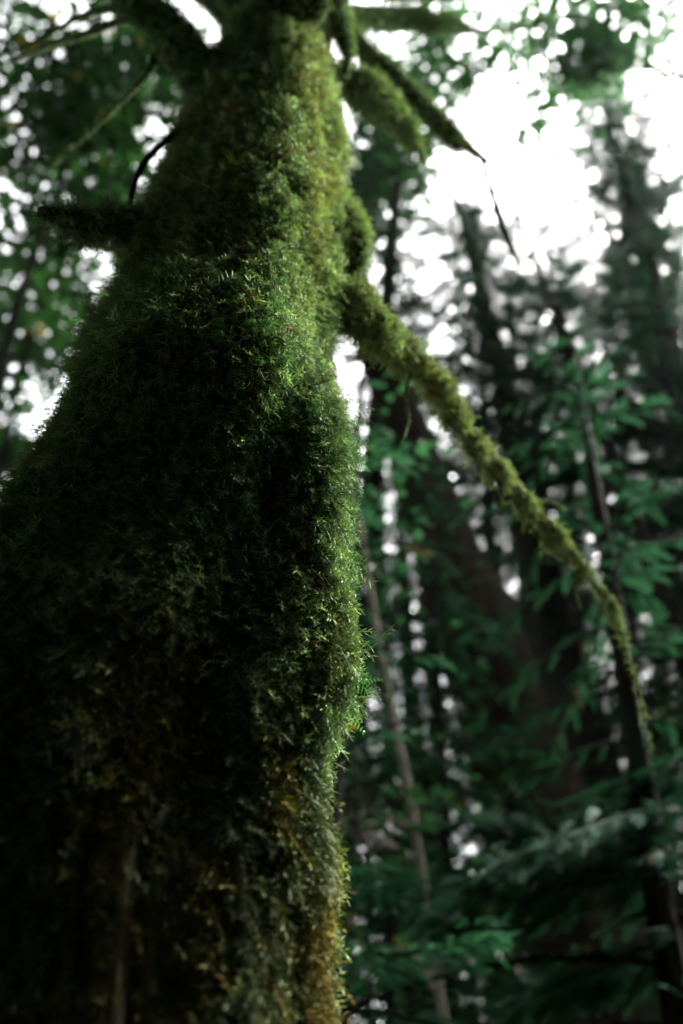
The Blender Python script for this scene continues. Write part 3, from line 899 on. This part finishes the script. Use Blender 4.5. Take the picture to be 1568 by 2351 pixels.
def hemlock(label, rows, Y, z_top, boughs, seed, bark=M_BARK_DARK, col=(0.006, 0.018, 0.011), tip=(0.014, 0.047, 0.026), extra=60, r0=1.4, u0=0.3):
    """small tree whose low boughs are set out one by one: each bough is (points [(px, py, Y)...], width)"""
    rng = np.random.default_rng(seed)
    P = trunk_from_px(rows, Y, z_top, 0.015)
    root = tag(empty("hemlock_tree", P[0, :3] * [1, 1, 0]), label, "tree")
    g = Geo()
    add_tube(g, P[:, :3], P[:, 3], (0.04, 0.03, 0.02), m=14, n=50, rough=0.1, freq=4, seed=seed)
    c = Geo()
    conifer_crown(c, rng, P[0, :3], P[-1, :3], r0, u0, extra, spray=0.17, per_m=16, col=col, tipcol=tip, templates=SPRAYS_FINE, wood=g, droop=0.3)
    g.build("trunk", bark, root, True)
    c.build("crown", M_NEEDLE, root)
    for pts, wd, dens, pale in boughs:
        C = catmull(np.array([at(*p) for p in pts]), 40)
        bg_, = (Geo(),)
        add_tube(bg_, C[::5], np.linspace(0.012, 0.004, len(C[::5])), (0.008, 0.008, 0.006), m=5, n=24)
        n = int(dens * 2.6)
        k = rng.integers(0, 39, n)
        tg = unit(np.gradient(C, axis=0))[k]
        side = unit(np.cross(tg, [0, 0, 1.0]))
        s_ = rng.choice([-1, 1], n)[:, None]
        pos = C[k] + side * s_ * rng.random((n, 1)) * wd * 0.55 * (1 - 0.5 * k / 40)[:, None] + rng.normal(0, 0.02, (n, 3))
        pos[:, 2] -= np.abs(rng.normal(0, 0.03, n))
        d = tg * 0.7 + side * s_ * rng.uniform(0.3, 0.9, (n, 1)) + rng.normal(0, 0.15, (n, 3)) - [0, 0, 0.12]
        fr = rnd_frames(rng, d, np.array([0, 0, -1.0]) + rng.normal(0, 0.2, (n, 3)))
        tone = rng.uniform(0.75, 1.3, n)[:, None]
        ca, cb = np.array(col) * tone * pale, np.array(tip) * tone * pale
        pick = rng.integers(0, 2, n)
        for q in (0, 1):
            m_ = pick == q
            bg_.inst(SPRAYS_FINE[q], pos[m_], fr[m_], (wd * 0.42 * rng.uniform(0.6, 1.2, n))[m_], ca[m_], cb[m_])
        bg_.build("bough", M_NEEDLE, root)

hemlock("young hemlock at the photo's right margin, holding layered green boughs across the cedar's foot",
        [(1490, 1900, 66), (1520, 2100, 74), (1560, 2340, 84)], 4.2, 6.5,
        [([(1560, 1860, 4.2), (1440, 1872, 4.0), (1300, 1925, 3.8), (1190, 1965, 3.7), (1110, 1985, 3.6)], 0.34, 150, 1.2),
         ([(1540, 1950, 4.2), (1400, 1930, 4.1), (1250, 1975, 4.0), (1100, 2030, 3.9), (960, 2060, 3.9)], 0.40, 160, 0.95),
         ([(1540, 2010, 4.2), (1400, 2020, 4.2), (1260, 2040, 4.2), (1120, 2075, 4.2), (1000, 2100, 4.2)], 0.40, 150, 0.8),
         ([(1560, 2150, 4.2), (1420, 2200, 4.3), (1300, 2240, 4.4), (1180, 2290, 4.5)], 0.40, 120, 0.7),
         ([(1600, 1740, 4.2), (1520, 1780, 4.2), (1420, 1830, 4.3), (1330, 1870, 4.4)], 0.35, 110, 1.0)], 401)
hemlock("small hemlock behind the mossy trunk's foot, with one pale bough reaching right past the sapling",
        [(760, 1900, 40), (730, 2340, 55)], 3.4, 5.2,
        [([(740, 2215, 3.4), (830, 2192, 3.4), (930, 2190, 3.35), (1030, 2168, 3.3), (1140, 2132, 3.3)], 0.16, 130, 1.7),
         ([(740, 2010, 3.4), (800, 2005, 3.5), (870, 2010, 3.6), (930, 2030, 3.7)], 0.22, 70, 1.0)], 402, extra=40, r0=0.6)
hemlock("young hemlock standing between sapling and cedar, boughs dark and drooping",
        [(1010, 1700, 22), (1040, 2340, 34)], 6.0, 7.0,
        [([(1020, 1880, 6), (1090, 1870, 5.8), (1160, 1880, 5.6), (1230, 1900, 5.5)], 0.5, 110, 0.9),
         ([(1020, 2000, 6), (960, 2010, 5.8), (900, 2040, 5.6)], 0.5, 90, 0.9)], 403, extra=150, r0=1.3, u0=0.2)
hemlock("slim hemlock low behind the sapling, left of the cedar trunk", [(885, 1500, 20), (900, 2300, 34)], 7.5, 8.0, [], 404, extra=170, r0=1.3, u0=0.2)

# understory maples between the trunks
for k, (x, y, Y, lab) in enumerate([
        (830, 1850, 8.0, "leafy shrub low behind the mossy trunk's right edge, flecked yellow"),
        (870, 2250, 9.0, "leafy shrub at the foot of the thin sapling"),
        (1130, 2200, 11.0, "leafy shrub glimpsed under the hemlock boughs"),
        (1480, 2050, 9.5, "bright green shrub between the cedar's right side and the hemlock stem"),
        (1560, 1750, 11.0, "green shrub behind the slim fir trunk at the right margin")]):
    c = at(x, y, Y)
    broadleaf("vine_maple", lab, [(x + 10, y, 10), (x + 20, 2300 if y < 2200 else y + 60, 14)], Y, c[2] + 0.8,
              [(c, (1.5, 1.2, 1.6), 110)], 0.10, 500 + k, per=10, col=(0.012, 0.036, 0.013), yellow=0.012, cat="shrub")

# ------------------------------------------------------------------ broadleaf trees on the left and overhead
broadleaf("maple_tree", "big dark leafy maple behind the upper left limb", [(-60, 1100, 26), (40, 700, 20), (140, 420, 14)], 6.5, 16,
          [(at(170, 230, 6.5), (1.9, 1.8, 2.2), 230), (at(330, 330, 7.0), (1.3, 1.5, 1.8), 150)], 0.14, 601)
broadleaf("maple_tree", "leafy maple at the photo's left margin, beside the broken mossy stub", [(-40, 1250, 18), (60, 800, 14), (150, 560, 10)], 7.5, 12,
          [(at(60, 640, 7.5), (1.3, 1.5, 1.8), 150), (at(200, 600, 8.0), (1.0, 1.2, 1.4), 80)], 0.13, 602)
broadleaf("maple_tree", "low leafy maple down the left edge, behind the bulge of the mossy trunk", [(-120, 1500, 40), (-30, 1050, 28)], 8.0, 9.5,
          [(at(30, 930, 8.0), (1.3, 1.3, 1.5), 130)], 0.13, 603)
broadleaf("maple_tree", "maple crown overhead, right of the mossy trunk, thin leaves against white sky", [(900, 560, 30), (880, 800, 40)], 8.0, 17,
          [(at(960, 120, 7.5), (1.3, 1.3, 1.4), 100), (at(890, 300, 8.0), (0.8, 1.0, 1.4), 80), (at(900, 450, 8.5), (0.7, 1.0, 1.0), 60)], 0.13, 604, col=(0.018, 0.052, 0.018))
broadleaf("maple_tree", "maple crown at the top right corner with bright green leaf clumps", [(1700, 700, 30), (1800, 1200, 45)], 7.5, 18,
          [(at(1180, 110, 7.5), (1.6, 1.4, 1.2), 60), (at(1440, 60, 7.0), (1.4, 1.2, 1.4), 50), (at(1400, 170, 7.5), (1.0, 0.9, 0.8), 34), (at(1340, 120, 7.2), (1.0, 1.0, 1.0), 30), (at(1500, 110, 7.6), (0.9, 0.9, 1.0), 26), (at(1270, 260, 8.0), (0.7, 0.8, 0.9), 22)], 0.13, 605, col=(0.022, 0.060, 0.022))

# ------------------------------------------------------------------ the rest of the wood, round and behind the camera, and trees added for shade
def ring():
    rng = np.random.default_rng(9)
    proto = {}
    spots = []
    k_ = 0
    for k in range(44):                   # two rows, from the left, round behind, to the right
        a = R(-186 + (k % 22) * 212 / 21 + (k // 22) * 5)
        d = (9.0 if k < 22 else 12.5) + 2.0 * ((k * 7) % 5) / 4 + rng.random()
        if k < 22 and R(-90) < a < R(-8):
            d -= 2.6
        if a > R(-22):                    # the wood stands farther off on the sunny side
            d += 7.0
        spots.append((d * math.cos(a), d * math.sin(a)))
    src = None
    for k, (x, y) in enumerate(spots):
        if src is None:
            g, c = Geo(), Geo()
            A, B = np.array([0, 0, -0.2]), np.array([0.3, 0, 17.0])
            add_tube(g, [A, A + [0, 0, 1], (A + B) / 2, B], [0.42, 0.32, 0.2, 0.03], (0.04, 0.03, 0.02), m=14, n=40, rough=0.1, freq=2)
            conifer_crown(c, np.random.default_rng(77), A, B, 2.9, 0.03, 330, spray=0.65, per_m=3.6, wood=g, droop=0.4)
            root = empty("fir_tree", (0, 0, 0))
            t_ = g.build("trunk", M_BARK_DARK, root, True); c_ = c.build("crown", M_NEEDLE, root)
            src = (root, t_, c_)
            r_ = root
        else:
            r_ = src[0].copy(); COL.objects.link(r_)
            for q in src[1:]:
                z_ = q.copy(); COL.objects.link(z_); z_.parent = r_
        r_.location = (x, y, 0)
        r_.rotation_euler = (0, 0, rng.random() * 6.28)
        r_.scale = (rng.uniform(0.85, 1.05),) * 3
        tag(r_, "dark fir of the wood standing behind and beside the photographer", "tree", "firs of the wood around the viewer")
def shade_saplings():  # unseen young hemlocks added to keep light off the lower trunk
    rng = np.random.default_rng(12)
    spots = [(-2.1, 0.9), (-2.3, -0.2), (-1.7, -1.3), (-0.7, -1.9), (0.5, -1.9), (1.5, -1.5), (2.2, -0.7), (2.7, 0.15), (-2.9, -1.4), (0.0, -2.9), (2.4, -2.0), (3.3, -0.9), (1.75, 0.1), (1.5, -0.75), (0.85, -1.3), (2.35, 0.5), (2.0, -0.3)]
    src = None
    for k, (x, y) in enumerate(spots):
        if src is None:
            g, c = Geo(), Geo()
            A, B = np.array([0, 0, -0.2]), np.array([0.05, 0, 4.3])
            add_tube(g, [A, (A + B) / 2, B], [0.05, 0.03, 0.006], (0.04, 0.03, 0.02), m=8, n=16, rough=0.1)
            conifer_crown(c, np.random.default_rng(78), A, B, 0.95, 0.08, 150, spray=0.30, per_m=9, wood=g, droop=0.3, templates=SPRAYS_FINE)
            r_ = empty("hemlock_tree", (0, 0, 0))
            src = (r_, g.build("trunk", M_BARK_DARK, r_, True), c.build("crown", M_NEEDLE, r_))
        else:
            r_ = src[0].copy(); COL.objects.link(r_)
            for q in src[1:]:
                z_ = q.copy(); COL.objects.link(z_); z_.parent = r_
        r_.location = (x, y, 0)
        r_.rotation_euler = (0, 0, rng.random() * 6.28)
        r_.scale = (rng.uniform(0.95, 1.1) * (1.3 if k > 11 else 1),) * 3
        tag(r_, "bushy young hemlock added unseen beside and behind the viewer to shade the trunk", "tree", "young hemlocks added to shade the lower trunk")
shade_saplings()
def shade_firs():  # out-of-view firs added to shade the background trees on the right
    src = None
    for k, (x, y, h) in enumerate([(6.6, 6.4, 0.58), (8.2, 9.4, 0.85), (9.6, 13.0, 1.1), (12.5, 7.5, 0.9)]):
        o = next(q for q in bpy.data.objects if q.get("group") == "firs of the wood around the viewer" and q.children)
        r_ = o.copy(); COL.objects.link(r_)
        for q in o.children:
            z_ = q.copy(); COL.objects.link(z_); z_.parent = r_
        r_.location = (x, y, 0); r_.rotation_euler = (0, 0, 1.3 * k); r_.scale = (h,) * 3
ring()
shade_firs()
for k, (x, y, z) in enumerate([(0.5, -2.0, 4.9), (-1.3, -0.9, 5.2), (-0.2, -2.9, 5.0)]):  # leafy cover added out of view to darken the lower trunk front
    b = np.array([x * 1.25, y * 1.25 - 0.2, 0])
    rng = np.random.default_rng(700 + k)
    r_ = tag(empty("vine_maple", b), "vine maple added unseen over the viewer to shade the trunk", "tree", "vine maples added overhead for shade")
    g, lf = Geo(), Geo()
    c = np.array([x, y, z])
    q = c + rng.normal(0, 1, (230, 3)) * [0.95, 0.85, 0.35]
    for j in range(4):
        e = c + rng.normal(0, 0.6, 3) * [1, 1, .3]
        add_tube(g, np.array([b - [0, 0, .2], b * .9 + [0, 0, 2.0], e]), [0.05, 0.035, 0.01], (0.03, 0.03, 0.02), m=8, n=20, rough=0.1)
        for p_ in q[j::12]:
            add_tube(g, np.array([e, (e + p_) / 2, p_]), [0.01, 0.006, 0.003], (0.03, 0.03, 0.02), m=4, n=5)
    n = 230 * 12
    pos = np.repeat(q, 12, 0) + rng.normal(0, 0.16, (n, 3))
    d = rng.normal(0, 1, (n, 3)); d[:, 2] = d[:, 2] * .35 - .35
    fr = rnd_frames(rng, d, np.array([0, 0, 1.0]) + rng.normal(0, .35, (n, 3)))
    cc = np.array([[0.014, 0.042, 0.013]]) * rng.uniform(.7, 1.3, (n, 1))
    lf.inst(LEAF, pos, fr, 0.13 * rng.uniform(.6, 1.25, n), cc, cc)
    g.build("trunk", M_BARK_DARK, r_, True)
    lf.build("crown", M_LEAF, r_)
haze()
print("tris", sum(len(o.data.polygons) for o in bpy.data.objects if o.type == 'MESH'))
